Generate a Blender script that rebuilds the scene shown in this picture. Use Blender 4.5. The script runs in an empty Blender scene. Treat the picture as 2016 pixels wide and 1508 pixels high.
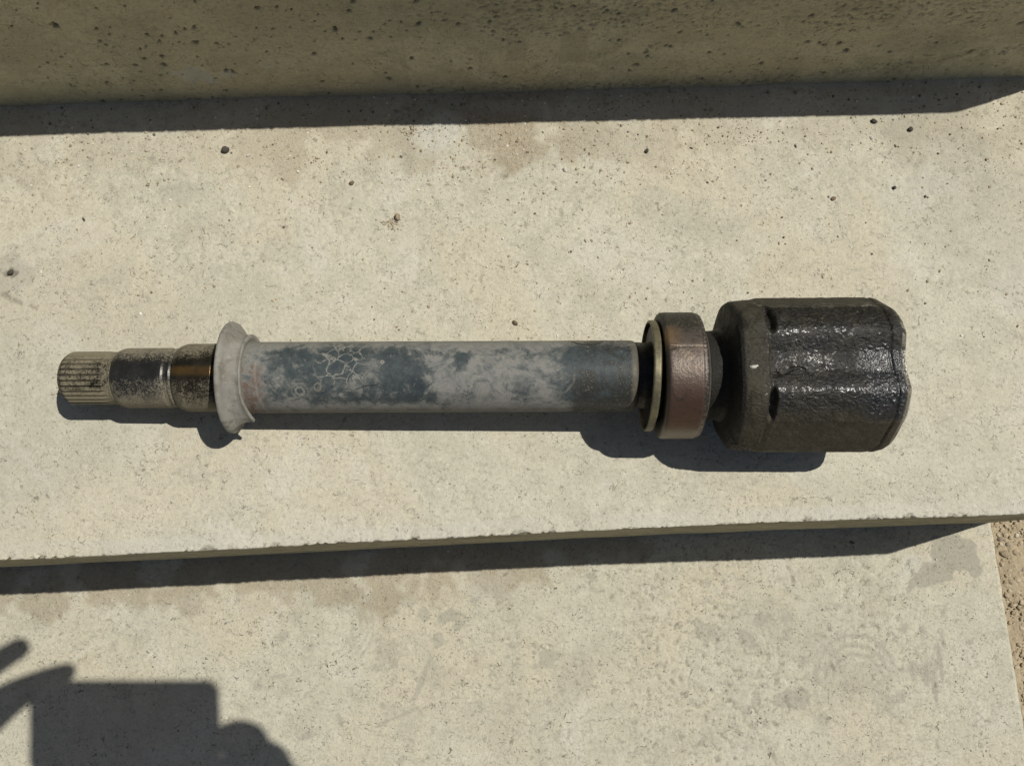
import bpy, bmesh, math, random
import numpy as np
from mathutils import Matrix, Vector
random.seed(7); rng = np.random.default_rng(11)
C = bpy.context.scene.collection
SC = bpy.context.scene
PI = math.pi

# ------------------------------------------------------------------ camera, sky, sun, exposure
cam = bpy.data.cameras.new('camera')
co = bpy.data.objects.new('camera', cam); C.objects.link(co)
R3 = ((0.99866, 0.03776, -0.0353), (-0.04433, 0.97688, -0.20914), (0.02658, 0.21043, 0.97725))
M4 = Matrix([[R3[i][j] for j in range(3)] + [(0, 0, .524)[i]] for i in range(3)] + [[0, 0, 0, 1]])
co.matrix_world = M4
cam.sensor_fit = 'HORIZONTAL'; cam.sensor_width = 36.0; cam.lens = 29.593
cam.clip_start = .01; cam.clip_end = 200
SC.camera = co

SUN = Vector((.4905, .1232, 1.0)).normalized()          # direction towards the sun
w = bpy.data.worlds.new('World'); SC.world = w; w.use_nodes = True
nt = w.node_tree; nt.nodes.clear()
sky = nt.nodes.new('ShaderNodeTexSky'); sky.sky_type = 'NISHITA'; sky.sun_disc = False
sky.sun_elevation = math.asin(SUN.z); sky.sun_rotation = math.atan2(SUN.x, SUN.y)
sky.air_density = 1.0; sky.dust_density = 1.5; sky.ozone_density = 1.0
bg = nt.nodes.new('ShaderNodeBackground'); bg.inputs[1].default_value = .05
ow = nt.nodes.new('ShaderNodeOutputWorld')
nt.links.new(sky.outputs[0], bg.inputs[0]); nt.links.new(bg.outputs[0], ow.inputs[0])
sl = bpy.data.lights.new('sun', 'SUN'); sl.energy = 5.0; sl.angle = math.radians(.53); sl.color = (1, .96, .88)
so = bpy.data.objects.new('sun', sl); C.objects.link(so)
so.rotation_euler = SUN.to_track_quat('Z', 'Y').to_euler(); so.location = (1, .3, 3)
SC.view_settings.view_transform = 'Standard'; SC.view_settings.look = 'None'
SC.view_settings.gamma = 1; SC.view_settings.exposure = -.37
SC.cycles.max_bounces = 8; SC.cycles.diffuse_bounces = 5

# ------------------------------------------------------------------ numpy noise
def _h(ix, iy, seed):
    v = (ix.astype(np.int64) * 374761393 + iy.astype(np.int64) * 668265263 + seed * 974634777) & 0xffffffff
    v = ((v ^ (v >> 13)) * 1274126177) & 0xffffffff
    return ((v ^ (v >> 16)) & 0xffffff) / float(0xffffff)
def pn(x, y, seed=0):                                    # gradient noise, about -1..1
    x0 = np.floor(x); y0 = np.floor(y); fx = x - x0; fy = y - y0
    u = fx * fx * fx * (fx * (fx * 6 - 15) + 10); v = fy * fy * fy * (fy * (fy * 6 - 15) + 10)
    def g(i, j):
        a = _h(x0 + i, y0 + j, seed) * 2 * PI
        return np.cos(a) * (fx - i) + np.sin(a) * (fy - j)
    return 1.5 * ((g(0, 0) * (1 - u) + g(1, 0) * u) * (1 - v) + (g(0, 1) * (1 - u) + g(1, 1) * u) * v)
def fbm(x, y, octv=4, seed=0, gain=.5):
    s = 0; a = 1
    for o in range(octv):
        s = s + a * pn(x, y, seed + o * 17); x = x * 2.03; y = y * 2.03; a *= gain
    return s
def ss(a, b, x):
    t = np.clip((x - a) / (b - a), 0, 1); return t * t * (3 - 2 * t)
def blob(x, y, cx, cy, rx, ry, seed, amp=.35, soft=.12, ang=0):   # ragged blot mask
    c, s = math.cos(ang), math.sin(ang)
    dx = ((x - cx) * c + (y - cy) * s) / rx; dy = (-(x - cx) * s + (y - cy) * c) / ry
    d = np.hypot(dx, dy); n = fbm(x / rx * 1.3 + 9, y / rx * 1.3, 4, seed) * amp
    return 1 - ss(1 - soft, 1 + soft, d + n)

# ------------------------------------------------------------------ object helpers
def tag(o, label=None, cat=None, group=None, kind=None):
    if label: o['label'] = label
    if cat: o['category'] = cat
    if group: o['group'] = group
    if kind: o['kind'] = kind
    return o
def mesh_np(name, V, F, smooth=True, attrs=None):
    me = bpy.data.meshes.new(name)
    V = np.asarray(V, np.float32); F = np.asarray(F, np.int32); k = F.shape[1]
    me.vertices.add(len(V)); me.vertices.foreach_set('co', V.ravel())
    me.loops.add(F.size); me.loops.foreach_set('vertex_index', F.ravel())
    me.polygons.add(len(F)); me.polygons.foreach_set('loop_start', np.arange(0, F.size, k, dtype=np.int32))
    me.polygons.foreach_set('loop_total', np.full(len(F), k, np.int32))
    me.polygons.foreach_set('use_smooth', np.full(len(F), smooth, bool))
    for kx, a in (attrs or {}).items():
        a = np.asarray(a, np.float32)
        if a.ndim == 2:
            at = me.attributes.new(kx, 'FLOAT_VECTOR', 'POINT'); at.data.foreach_set('vector', a.ravel())
        else:
            at = me.attributes.new(kx, 'FLOAT', 'POINT'); at.data.foreach_set('value', a.ravel())
    me.update(calc_edges=True); me.validate()
    return me
def link(name, me, mat, parent=None):
    o = bpy.data.objects.new(name, me); C.objects.link(o)
    if mat and not me.materials: me.materials.append(mat)
    if parent: o.parent = parent
    return o
def grid_faces(n, m, wrap=False):                        # n rows, m columns
    i, j = np.meshgrid(np.arange(n - 1), np.arange(m if wrap else m - 1), indexing='ij')
    j2 = (j + 1) % m
    return np.stack([i * m + j, i * m + j2, (i + 1) * m + j2, (i + 1) * m + j], -1).reshape(-1, 4)

# ------------------------------------------------------------------ node helper
class NT:
    def __init__(s, name):
        s.m = bpy.data.materials.new(name); s.m.use_nodes = True; s.t = s.m.node_tree; s.t.nodes.clear()
        s.out = s.n('ShaderNodeOutputMaterial'); s.b = s.n('ShaderNodeBsdfPrincipled')
        s.t.links.new(s.b.outputs[0], s.out.inputs[0])
    def n(s, ty): return s.t.nodes.new(ty)
    def put(s, inp, v):
        if isinstance(v, bpy.types.NodeSocket): s.t.links.new(v, inp)
        elif v is not None:
            if isinstance(v, (tuple, list)) and len(v) == 3 and inp.type == 'RGBA': v = (*v, 1)
            inp.default_value = v
    def obj(s): return s.n('ShaderNodeTexCoord').outputs['Object']
    def attr(s, name, vec=False):
        a = s.n('ShaderNodeAttribute'); a.attribute_name = name; return a.outputs['Vector' if vec else 'Fac']
    def scale(s, v, sc):
        m = s.n('ShaderNodeMapping'); s.put(m.inputs[0], v); m.inputs['Scale'].default_value = sc; return m.outputs[0]
    def noise(s, v, sc, det=4, rough=.55, dist=0):
        k = s.n('ShaderNodeTexNoise'); s.put(k.inputs['Vector'], v); k.inputs['Scale'].default_value = sc
        k.inputs['Detail'].default_value = det; k.inputs['Roughness'].default_value = rough; k.inputs['Distortion'].default_value = dist
        return k.outputs['Fac']
    def vor(s, v, sc, feat='F1', out='Distance', rnd=1):
        k = s.n('ShaderNodeTexVoronoi'); s.put(k.inputs['Vector'], v); k.feature = feat
        k.inputs['Scale'].default_value = sc; k.inputs['Randomness'].default_value = rnd
        return k.outputs[out]
    def math(s, op, a, b=None, c=None, clamp=False):
        k = s.n('ShaderNodeMath'); k.operation = op; k.use_clamp = clamp
        s.put(k.inputs[0], a)
        if b is not None: s.put(k.inputs[1], b)
        if c is not None: s.put(k.inputs[2], c)
        return k.outputs[0]
    def step(s, v, a, b, lo=0, hi=1):                    # smooth map range
        k = s.n('ShaderNodeMapRange'); k.interpolation_type = 'SMOOTHSTEP'
        s.put(k.inputs[0], v)
        for i, x in zip((1, 2, 3, 4), (a, b, lo, hi)): k.inputs[i].default_value = x
        return k.outputs[0]
    def mix(s, f, a, b, mode='MIX'):
        k = s.n('ShaderNodeMix'); k.data_type = 'RGBA'; k.blend_type = mode
        s.put(k.inputs[0], f); s.put(k.inputs[6], a); s.put(k.inputs[7], b); return k.outputs[2]
    def sep(s, v):
        k = s.n('ShaderNodeSeparateXYZ'); s.put(k.inputs[0], v); return k.outputs
    def bump(s, h, strength, dist, prev=None):
        k = s.n('ShaderNodeBump'); s.put(k.inputs['Height'], h); k.inputs['Strength'].default_value = strength
        k.inputs['Distance'].default_value = dist
        if prev is not None: s.put(k.inputs['Normal'], prev)
        return k.outputs[0]
    def fin(s, col, rough, normal=None, metal=0, spec=.5, coat=None):
        s.put(s.b.inputs['Base Color'], col); s.put(s.b.inputs['Roughness'], rough); s.put(s.b.inputs['Metallic'], metal)
        s.put(s.b.inputs['Specular IOR Level'], spec)
        if normal is not None: s.put(s.b.inputs['Normal'], normal)
        if coat is not None:
            s.put(s.b.inputs['Coat Weight'], coat); s.b.inputs['Coat Roughness'].default_value = .12
            if normal is not None: s.put(s.b.inputs['Coat Normal'], normal)
        return s.m

# ------------------------------------------------------------------ concrete
def concrete(name, a, b, speck=1.0, bump=1.0):
    N = NT(name); v = N.obj()
    big = N.noise(v, 9, 3, .5); mid = N.noise(v, 45, 6, .68, .6); fine = N.noise(v, 420, 5, .7); grit = N.noise(v, 1500, 3, .65)
    sc = lambda c, k, k2=1, k3=1: (min(c[0] * k, .8), min(c[1] * k * k2, .8), min(c[2] * k * k3, .8))
    col = N.mix(N.step(mid, .36, .64), a, b)
    col = N.mix(N.step(big, .45, .60, 0, .7), col, sc(a, .98, .955, .91)); sm = N.noise(v, 16, 5, .65, .8); col = N.mix(N.step(sm, .54, .64, 0, .45), col, sc(a, 1.08, 1.0, 1.06)); col = N.mix(N.step(sm, .46, .36, 0, .4), col, sc(b, .84, 1.0, 1.0))
    bl = N.noise(v, 75, 6, .72, 1.6); col = N.mix(N.step(bl, .57, .66, 0, .42 * speck), col, sc(b, .74, 1, 1.02))
    b2 = N.noise(N.scale(v, (1, 1.35, 1)), 190, 5, .7, .8); col = N.mix(N.step(b2, .55, .66, 0, .62 * speck), col, sc(b, .66))
    col = N.mix(N.step(b2, .42, .32, 0, .55), col, sc(a, 1.16, 1, 1.02))
    col = N.mix(N.step(fine, .46, .36, 0, .45), col, sc(a, .62, .98, .95))
    col = N.mix(N.step(fine, .56, .68, 0, .5), col, sc(a, 1.2))
    col = N.mix(N.step(grit, .42, .3, 0, .5), col, sc(b, .55, .97, .9))
    # sparse dark flecks of irregular shape
    fk = N.noise(v, 300, 3, .6, 1.5); gate = N.step(N.noise(v, 60, 4, .7), .42, .58)
    fk2 = N.noise(v, 700, 3, .65, .8)
    sp = N.math('MULTIPLY', N.step(fk, .615, .67), gate); sp = N.math('MAXIMUM', sp, N.math('MULTIPLY', N.step(fk2, .64, .69), N.step(N.noise(v, 24, 4, .7), .38, .62)))
    col = N.mix(N.math('MULTIPLY', sp, .75 * speck, clamp=True), col, (.13, .115, .08))
    # state of the surface: grey laitance, dust, pale strips, dirt in pits
    col = N.mix(N.math('MULTIPLY', N.attr('grey'), .9), col, sc(b, .66, 1.0, 1.03))
    dn = N.step(fine, .35, .62, .55, 1)
    col = N.mix(N.math('MULTIPLY', N.attr('dust'), dn), col, N.mix(N.step(grit, .35, .65), (.255, .21, .145), (.42, .355, .25)))
    col = N.mix(N.math('MULTIPLY', N.attr('pale'), .75), col, (.555, .55, .485))
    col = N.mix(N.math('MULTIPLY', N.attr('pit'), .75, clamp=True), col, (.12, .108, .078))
    hh = N.math('ADD', N.math('MULTIPLY', b2, .9), N.math('MULTIPLY', fine, .8))
    h1 = N.bump(hh, .8 * bump, .0011); h2 = N.bump(grit, .6 * bump, .0004, h1)
    h3 = N.bump(sp, .7, -.0006, h2)
    return N.fin(col, .93, h3, spec=.18)

CA = (.580, .552, .442); CB = (.512, .489, .388)

mat_tread = concrete('concrete_tread', CA, CB, .78, .9)
mat_low = concrete('concrete_low', (.575, .550, .440), (.51, .488, .388), 1.25, 1.15)
mat_riser = concrete('concrete_riser', (.61, .555, .375), (.50, .455, .30), .9, 1.5)

Y0, Y1, H, E = .3164, .0164, .18095, .4237
def axis_pts(lo, hi, d0, d1, step, coarse):
    a = np.arange(lo, d0, coarse); b = np.arange(d0, d1, step); c = np.linspace(d1, hi, max(2, int((hi - d1) / coarse) + 2))
    return np.concatenate([a, b, c])
def stamp(h, X, Y, xs, ys, x, y, r, depth, arr2=None, v2=0, el=1.0, ang=0, rag=.0):
    R = r * 1.8 * max(el, 1)
    i0, i1 = np.searchsorted(xs, (x - R, x + R)); j0, j1 = np.searchsorted(ys, (y - R, y + R))
    if i1 <= i0 or j1 <= j0: return
    xx = X[j0:j1, i0:i1] - x; yy = Y[j0:j1, i0:i1] - y
    c, s = math.cos(ang), math.sin(ang)
    d = np.hypot((xx * c + yy * s) / el, -xx * s + yy * c) / r
    if rag: d = d + rag * pn(xx / r * 1.1 + x * 977, yy / r * 1.1 + y * 977, 5)
    k = 1 - ss(.55, 1.15, d)
    h[j0:j1, i0:i1] -= k * depth
    if arr2 is not None: arr2[j0:j1, i0:i1] = np.maximum(arr2[j0:j1, i0:i1], k * v2)

def step_mesh(name, yb, yf, zt, zdrop, xr, yr, mat, seed, kind, nose_wave=None, tread_step=.0009, riser_step=.0016, riser_dense=None, base_wave=None):
    """one step: tread from yb (back) to yf (front edge) at height zt, then its riser down by zdrop"""
    xs = axis_pts(-1.3, E - .004, xr[0], xr[1], tread_step, .02)
    xs = np.unique(np.concatenate([xs, E - .004 + .004 * np.sin(np.linspace(0, PI / 2, 8))]))
    # profile: distance s, position y,z and outward normal
    r = .0010
    yt = axis_pts(-(yb), -(yf + r), -yr[1], -yr[0], tread_step, .02); yt = -yt; yt = yt[yt >= yf + r - 1e-9]
    yt = np.unique(yt)[::-1]
    if yt[-1] > yf + r + 1e-6: yt = np.append(yt, yf + r)
    a = np.linspace(0, PI / 2, 6)[1:-1]
    zr0 = zt - r
    if riser_dense: zz = -axis_pts(-zr0, -(zt - zdrop), -(zt - zdrop) - riser_dense, -(zt - zdrop) , riser_step, .01)
    else: zz = np.arange(zr0, zt - zdrop, -riser_step)
    zz = np.unique(np.append(zz, [zr0, zt - zdrop]))[::-1]
    Py = np.concatenate([yt, yf + r - r * np.sin(a), np.full(len(zz), yf)])
    Pz = np.concatenate([np.full(len(yt), zt), zt - r + r * np.cos(a), zz])
    Ny = np.concatenate([0 * yt, -np.sin(a), -np.ones(len(zz))]); Nz = np.concatenate([0 * yt + 1, np.cos(a), 0 * zz])
    ds = np.hypot(np.diff(Py), np.diff(Pz)); S = np.concatenate([[0], np.cumsum(ds)])
    X, SS = np.meshgrid(xs, S); n = len(S); m = len(xs)
    nt_ = len(yt); s_nose = S[nt_ - 1] + .0008
    D = np.zeros_like(X); g = {k: np.zeros_like(X) for k in ('dust', 'grey', 'pit', 'pale')}
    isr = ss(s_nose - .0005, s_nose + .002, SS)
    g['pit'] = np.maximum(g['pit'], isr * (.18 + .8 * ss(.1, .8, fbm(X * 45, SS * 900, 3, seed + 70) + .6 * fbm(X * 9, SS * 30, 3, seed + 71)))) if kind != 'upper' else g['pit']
    # gentle unevenness and grain
    D += .00035 * fbm(X * 18, SS * 18, 3, seed) + .00012 * fbm(X * 110, SS * 110, 4, seed + 3, .6)
    # chipped front edge
    near = np.exp(-((SS - s_nose - .0003) / .0019) ** 2)
    chip = np.clip(fbm(X * 150, SS * 90, 5, seed + 9, .7) - .05, 0, 3)
    sel = ss(-.2, .45, fbm(X * 13, SS * 0, 3, seed + 21))
    D -= near * (chip * .0030 * (.35 + .95 * sel) - .0001)
    g['pit'] = np.maximum(g['pit'], near * ss(.55, .95, chip) * .6 * ss(s_nose - .001, s_nose + .0006, SS))
    # formed strip along the edge: a faint joint line 9 mm in
    wob = .0005 * fbm(X * 8, X * 0, 2, seed + 31)
    dl = np.abs(s_nose - .0094 + wob - SS)
    D -= .00022 * np.exp(-(dl / .0006) ** 2) * (.4 + ss(-.3, .4, fbm(X * 7, X * 0 + 4, 2, seed + 33)))
    strip = ss(s_nose - .0094, s_nose - .0088, SS + wob) * (1 - isr)
    g['pale'] = np.maximum(g['pale'], strip * (.35 + .3 * fbm(X * 12, SS * 40, 3, seed + 5)))
    extra(kind, X, SS, xs, S, D, g, seed, yb, s_nose)
    # wavy front edge
    wy = np.interp(xs, *nose_wave) if nose_wave else 0 * xs
    V = np.zeros((n, m, 3))
    fr = ss(s_nose - .06, s_nose, SS[:, :1])
    low_ = ss(0, 1, (SS[:, :1] - s_nose) / (S[-1] - s_nose)) if base_wave else 0 * SS[:, :1]
    wb = np.interp(xs, *base_wave) if base_wave else wy
    V[..., 0] = X; V[..., 1] = Py[:, None] + Ny[:, None] * D + fr * (wy[None, :] * (1 - low_) + wb[None, :] * low_); V[..., 2] = Pz[:, None] + Nz[:, None] * D
    # rounded right-hand end
    q = np.clip((xs - (E - .004)) / .004, 0, 1); ro = .004 * (1 - np.sqrt(np.clip(1 - q * q, 0, 1)))
    V[..., 1] -= Ny[:, None] * ro; V[..., 2] -= Nz[:, None] * ro
    V[..., 0] += .0006 * fbm(SS * 60, X * 0 + 3, 3, seed + 41) * ss(E - .02, E, X)
    Vf = V.reshape(-1, 3); F = grid_faces(n, m)[:, ::-1]
    # right-hand end wall and the hidden underside, as one ring of quads down to the ground
    last = np.arange(n) * m + (m - 1)
    W = V[:, -1, :].copy(); W2 = W.copy(); W2[:, 1] = yb; W2[:, 2] = zt - zdrop
    k = 7; rows = [last]; base = len(Vf); add = []
    for t in np.linspace(0, 1, k + 1)[1:]:
        P = W * (1 - t) + W2 * t; P[:, 0] = E; rows.append(np.arange(base, base + n)); base += n; add.append(P)
    V2 = np.concatenate([Vf] + add)
    R_ = np.array(rows); EF = np.stack([R_[:-1, :-1], R_[1:, :-1], R_[1:, 1:], R_[:-1, 1:]], -1).reshape(-1, 4)
    F = np.concatenate([F, EF]); na = len(V2) - len(Vf)
    at = {kx: np.concatenate([np.clip(vv, 0, 1).ravel(), np.zeros(na)]) for kx, vv in g.items()}
    me = mesh_np(name, V2, F, True, at)
    o = link(name, me, mat); me.materials.append(mat_riser)
    kr = int(np.searchsorted(S, s_nose + .0012)); mi = np.zeros(len(F), np.int32); mi[kr * (m - 1):(n - 1) * (m - 1)] = 1
    me.polygons.foreach_set('material_index', mi); return o

def extra(kind, X, SS, xs, S, D, g, seed, yb, s_nose):
    Yw = yb - SS                                          # world y on the tread part
    R = lambda a, b: rng.uniform(a, b)
    tread = SS < s_nose
    if kind in ('middle', 'lower'):
        x0, x1, sa = (-.34, E, 0) if kind == 'middle' else (-.46, E, 0)
        # ragged crust of fine dust against the wall behind
        edge = .066 + .016 * fbm(X * 14, X * 0 + 2, 3, seed + 50)
        if kind == 'lower': edge = .050 + .020 * fbm(X * 13, X * 0 + 2, 4, seed + 50) - .05 * ss(.0, .2, X) + .012 * np.exp(-((X + .09) / .08) ** 2)
        dm = 1 - ss(-.006, .006, SS - edge + .010 * fbm(X * 60, SS * 60, 4, seed + 51))
        dm *= ss(-.45, .1, fbm(X * 26, SS * 26, 4, seed + 52) + .15) * (.72 if kind == 'lower' else (.30 + .6 * np.exp(-((X - .03) / .05) ** 2) + .3 * np.exp(-((X + .1) / .04) ** 2)))
        g['dust'][:] = np.maximum(g['dust'], dm)
        D += dm * (.00022 + .00012 * fbm(X * 420, SS * 420, 2, seed + 53))
        # scattered thin dust further out
        g['dust'][:] = np.maximum(g['dust'], .22 * ss(.25, .9, fbm(X * 30, SS * 30, 4, seed + 54)) * (1 - ss(.06, .2, SS)))
        # shallow pits and crumbs stuck in the surface
        npit = 1100 if kind == 'middle' else 1900
        for i in range(npit):
            x = R(x0, x1); s = R(0, s_nose - .004) if kind == 'middle' else R(0, .21)
            if kind == 'lower' and x < .05 and random.random() < .55: continue
            rr = .0004 + .0009 * random.random() ** 3
            up = random.random() < .3
            stamp(D, X, SS, xs, S, x, s, rr * (1.1 if kind == 'lower' else 1), (-.00045 if up else .0006) * R(.5, 1.2), g['pit'], 0 if up else R(.0, .35), R(1, 2.4), R(0, PI), .6)
        # wormy roughness where the skin is worn
        if kind == 'lower':
            wr = ss(-.05, .22, X) * (1 - ss(.30, .41, X)) * ss(-.2, .35, fbm(X * 9, SS * 9, 3, seed + 60) + .2)
        else:
            wr = .45 * ss(-.1, .5, fbm(X * 7, SS * 7, 3, seed + 60))
        rough = fbm(X * 170, SS * 170, 4, seed + 61, .6)
        D -= wr * .00075 * np.clip(rough, -.1, 1)
        g['pit'][:] = np.maximum(g['pit'], wr * .6 * ss(.35, .85, rough))
        # fine scratches / drag marks from trowelling
        sc = ss(.62, .85, fbm(X * 20 + SS * 60, SS * 260 - X * 60, 3, seed + 62))
        g['grey'][:] = np.maximum(g['grey'], .25 * sc * tread)
    def gb(x, y, rx, ry, a=.9, ang=0, amp=.35, soft=.1, key='grey'):
        g[key][:] = np.maximum(g[key], a * blob(X, Yw, x, y, rx, ry, int(abs(x * 991 + y * 773) * 10) % 997, amp, soft, ang) * tread)
    if kind == 'middle':
        gb(-.024, .289, .020, .013, .75, .2, .3, .25, 'pale'); gb(-.026, .300, .022, .012, .3)
        gb(-.193, .249, .012, .009, .45, 0, .5, .3); gb(-.303, .196, .016, .014, .55, .3, .3, .2)
        gb(.326, .262, .03, .05, .35, .6, .5, .4); gb(.35, .21, .05, .035, .22, .2, .6, .5)
        gb(.36, .16, .025, .02, .3, 0, .6, .4, 'pale'); gb(.30, .235, .03, .012, .3, .2, .6, .4, 'pale')
        gb(-.047, .280, .007, .018, .4, .25, .5, .4); gb(.155, .125, .011, .008, .35, 0, .5, .3)
        gb(-.27, .13, .10, .07, .22, .1, .5, .6); gb(-.31, .06, .07, .035, .22, .0, .5, .6)
        # cold joint crossing the step
        jx = -.0415 + (Yw - .296) * .2 + .0012 * fbm(SS * 40, SS * 0, 3, 4)
        D -= .00025 * np.exp(-((X - jx) / .0009) ** 2) * ss(.255, .275, Yw) * tread
        # pale limey bands that run in the shade near the wall
        gb(.03, .306, .05, .0035, .55, -.03, .6, .5, 'pale'); gb(.09, .300, .07, .0045, .4, -.02, .7, .5, 'pale'); gb(.30, .299, .05, .006, .4, .02, .7, .5, 'pale')
        gb(-.23, .3, .03, .006, .25, .02, .7, .5, 'pale')
        # hole with a stone at the left end, broken flake edge
        stamp(D, X, SS, xs, S, -.301, yb - .1972, .0034, .0014, g['pit'], .9, 1.3, -.5, .5)
        for (x, y, r_) in ((-.302, .181, .004), (-.295, .177, .003), (-.286, .174, .0025)):
            stamp(D, X, SS, xs, S, x, yb - y, r_ * .5, .0006, g['pit'], .6, 3, .5, .6)
        for _ in range(26):
            stamp(D, X, SS, xs, S, R(-.02, .16), yb - R(.10, .27), R(.0008, .0018), R(.0003, .0008), g['pit'], R(.2, .6), R(1, 2.6), R(0, PI), .5)
        # broken places along the front edge
        for x in (-.045, .020, .0385, .198, .242, .262, -.17, -.13, .345):
            stamp(D, X, SS, xs, S, x, s_nose - .0003, R(.0014, .0024), R(.0009, .0016), g['pit'], .5, R(1, 2.2), 0, .6)
    if kind == 'lower':
        gb(.3619, -.0923, .0022, .016, .7, 0, .35); gb(.3545, -.115, .0022, .011, .7, .05, .35); gb(.366, -.075, .0016, .009, .5)
        gb(.389, -.0075, .022, .016, .8, -.5, .4, .06); gb(.367, -.0235, .021, .009, .75, .35, .45, .06)
        gb(.349, -.0165, .010, .007, .6, .6, .5, .3, 'pale')
        gb(.238, -.1165, .014, .009, .65, .4, .5); gb(.22, -.054, .008, .005, .6, .3, .5); gb(.175, -.062, .008, .012, .5, .8, .5); gb(.207, -.069, .009, .006, .55, -.8, .5)
        for (rx, w_) in ((.021, .0016), (.027, .0017), (.034, .0016)):                       # round smear
            d = np.hypot((X - .293) / 1.0, (Yw + .108) / 1.15) - rx + .0012 * fbm(X * 50, SS * 50, 3, 8)
            an = np.arctan2(Yw + .108, X - .293)
            g['grey'][:] = np.maximum(g['grey'], .62 * np.exp(-(d / w_) ** 2) * ss(-.2, .7, np.sin(an) + .35 * fbm(X * 40, SS * 40, 2, 12)) * tread)
        gb(.292, -.103, .020, .015, .35, 0, .9, .5); gb(.318, -.123, .012, .006, .4, .3, .8); gb(.268, -.062, .030, .022, .22, 0, .9, .5)
        gb(.345, -.1, .012, .008, .55, -.3, .7); gb(.352, -.097, .006, .009, .5, -.3, .7)
        gb(.045, -.077, .012, .007, .6, .2, .5); gb(.068, -.088, .014, .021, .38, -.6, .6, .3); gb(.0, -.12, .03, .02, .2, 0, .7, .5)
        gb(-.0356, -.0402, .0105, .0055, .65, .2, .5); gb(-.076, -.0244, .015, .010, .4, 0, .7, .3); gb(-.054, -.0375, .004, .006, .6); gb(-.044, -.058, .005, .006, .55)
        gb(-.057, -.088, .0022, .022, .55, -.42, .4); gb(-.077, -.114, .018, .0018, .5, .35, .6); gb(-.085, -.063, .009, .013, .4, .2, .8, .3)
        gb(-.0017, -.0138, .02, .010, .3, .1, .8, .4, 'pale'); gb(-.0392, -.02, .012, .010, .3, .1, .8, .4, 'dust')
        for rx in (.024, .030, .036, .041):                                                # arc left of the middle
            d = np.hypot((X + .135), (Yw + .042) * 1.1) - rx + .0014 * fbm(X * 40, SS * 40, 3, 18)
            g['grey'][:] = np.maximum(g['grey'], .4 * np.exp(-(d / .0013) ** 2) * ss(.0, .8, np.cos(np.arctan2(Yw + .042, X + .135) - .15)) * tread)
        gb(-.27, -.03, .02, .01, .25, .1, .7, .5, 'pale'); gb(-.24, -.02, .012, .006, .3, .1, .7, .5, 'pale')
        for _ in range(70):
            gb(R(-.2, .39), R(-.15, -.01), R(.0018, .006), R(.0015, .004), R(.3, .65), R(0, PI), .5, .2)
        for _ in range(60):
            stamp(D, X, SS, xs, S, R(.0, .4), yb - R(-.16, -.005), R(.0008, .0018), R(.0003, .0009), g['pit'], R(.2, .7), R(1, 2.8), R(0, PI), .5)
        # hairline crazing at the lower right
        cr = np.abs(fbm(X * 22, SS * 22, 4, 77)); g['pit'][:] = np.maximum(g['pit'], .35 * (1 - ss(0, .022, cr)) * ss(.17, .25, X) * (1 - ss(-.12, -.05, Yw)) * tread)
    if kind == 'upper':
        Z = .0 + (S[-1] - SS) - .012                        # height above the tread, on the riser
        on = SS > s_nose + .002
        # blow holes
        for i in range(520):
            x = R(-.27, .36); z = R(0, .11); r_ = .00035 + .0012 * random.random() ** 4
            stamp(D, X, SS, xs, S, x, S[-1] - z - .012, r_, .0012, g['pit'], 1.3, R(1, 1.8), R(0, PI), .3)
        for (x, z, r_) in ((-.239, .0845, .0019), (-.1565, .0337, .0017), (-.1906, .0517, .0012), (-.1742, .074, .0011), (.1091, .0293, .0016), (.193, .0275, .0014), (-.08, .074, .0015), (-.03, .078, .0014), (.245, .04, .0016), (.0, .03, .0013)):
            stamp(D, X, SS, xs, S, x, S[-1] - z - .012, r_, .002, g['pit'], 1.5, 1.4, R(0, PI), .4)
        # torn, honeycombed skin: upper right of the joint, and along the foot on the right
        rough = fbm(X * 230, SS * 330, 4, 91, .7)
        m1 = ss(-.045, -.035, X) * ss(.055, .075, Z + .012 * fbm(X * 20, SS * 20, 3, 92)) * (.5 + .5 * ss(-.3, .4, fbm(X * 14, SS * 14, 2, 94)))
        m1b = .5 * ss(-.045, -.035, X) * ss(-.1, .5, fbm(X * 16, SS * 16, 3, 99))
        lip = .006 + .028 * ss(.2, .36, X) + .004 * fbm(X * 40, X * 0, 3, 95)
        m2 = ss(-.045, -.03, X) * np.exp(-((Z - lip) / .0045) ** 2)
        mm = np.clip(np.maximum(m1, m1b) + m2 * 1.6, 0, 2) * on
        D -= mm * .0010 * np.clip(rough, -.15, 1.2)
        g['pit'][:] = np.maximum(g['pit'], np.clip(mm, 0, 1) * .55 * ss(.3, .9, rough))
        # joint between two pours
        jx = -.042 + .0005 * fbm(SS * 60, SS * 0, 2, 3)
        D += .0007 * ss(-.0006, .0006, X - jx) * on; D -= .0006 * np.exp(-((X - jx) / .0006) ** 2) * on
        # swirl marks on the left
        sw = ss(.35, .7, fbm(X * 26 + Z * 30, Z * 150 + X * 90, 3, 96)); D -= .00015 * sw * ss(-.1, -.25, X)
        def rb(x, z, rx, rz, a, key, ang=0, amp=.35, soft=.1):
            g[key][:] = np.maximum(g[key], a * blob(X, Z, x, z, rx, rz, int(abs(x * 991 + z * 773) * 10) % 997, amp, soft, ang) * on)
        rb(-.176, .0288, .013, .009, .65, 'pale', -.3, .5); rb(-.157, .03, .006, .004, .4, 'pale'); rb(-.13, .037, .004, .003, .5, 'pale')
        g['pale'][:] = np.maximum(g['pale'], .0)
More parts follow.
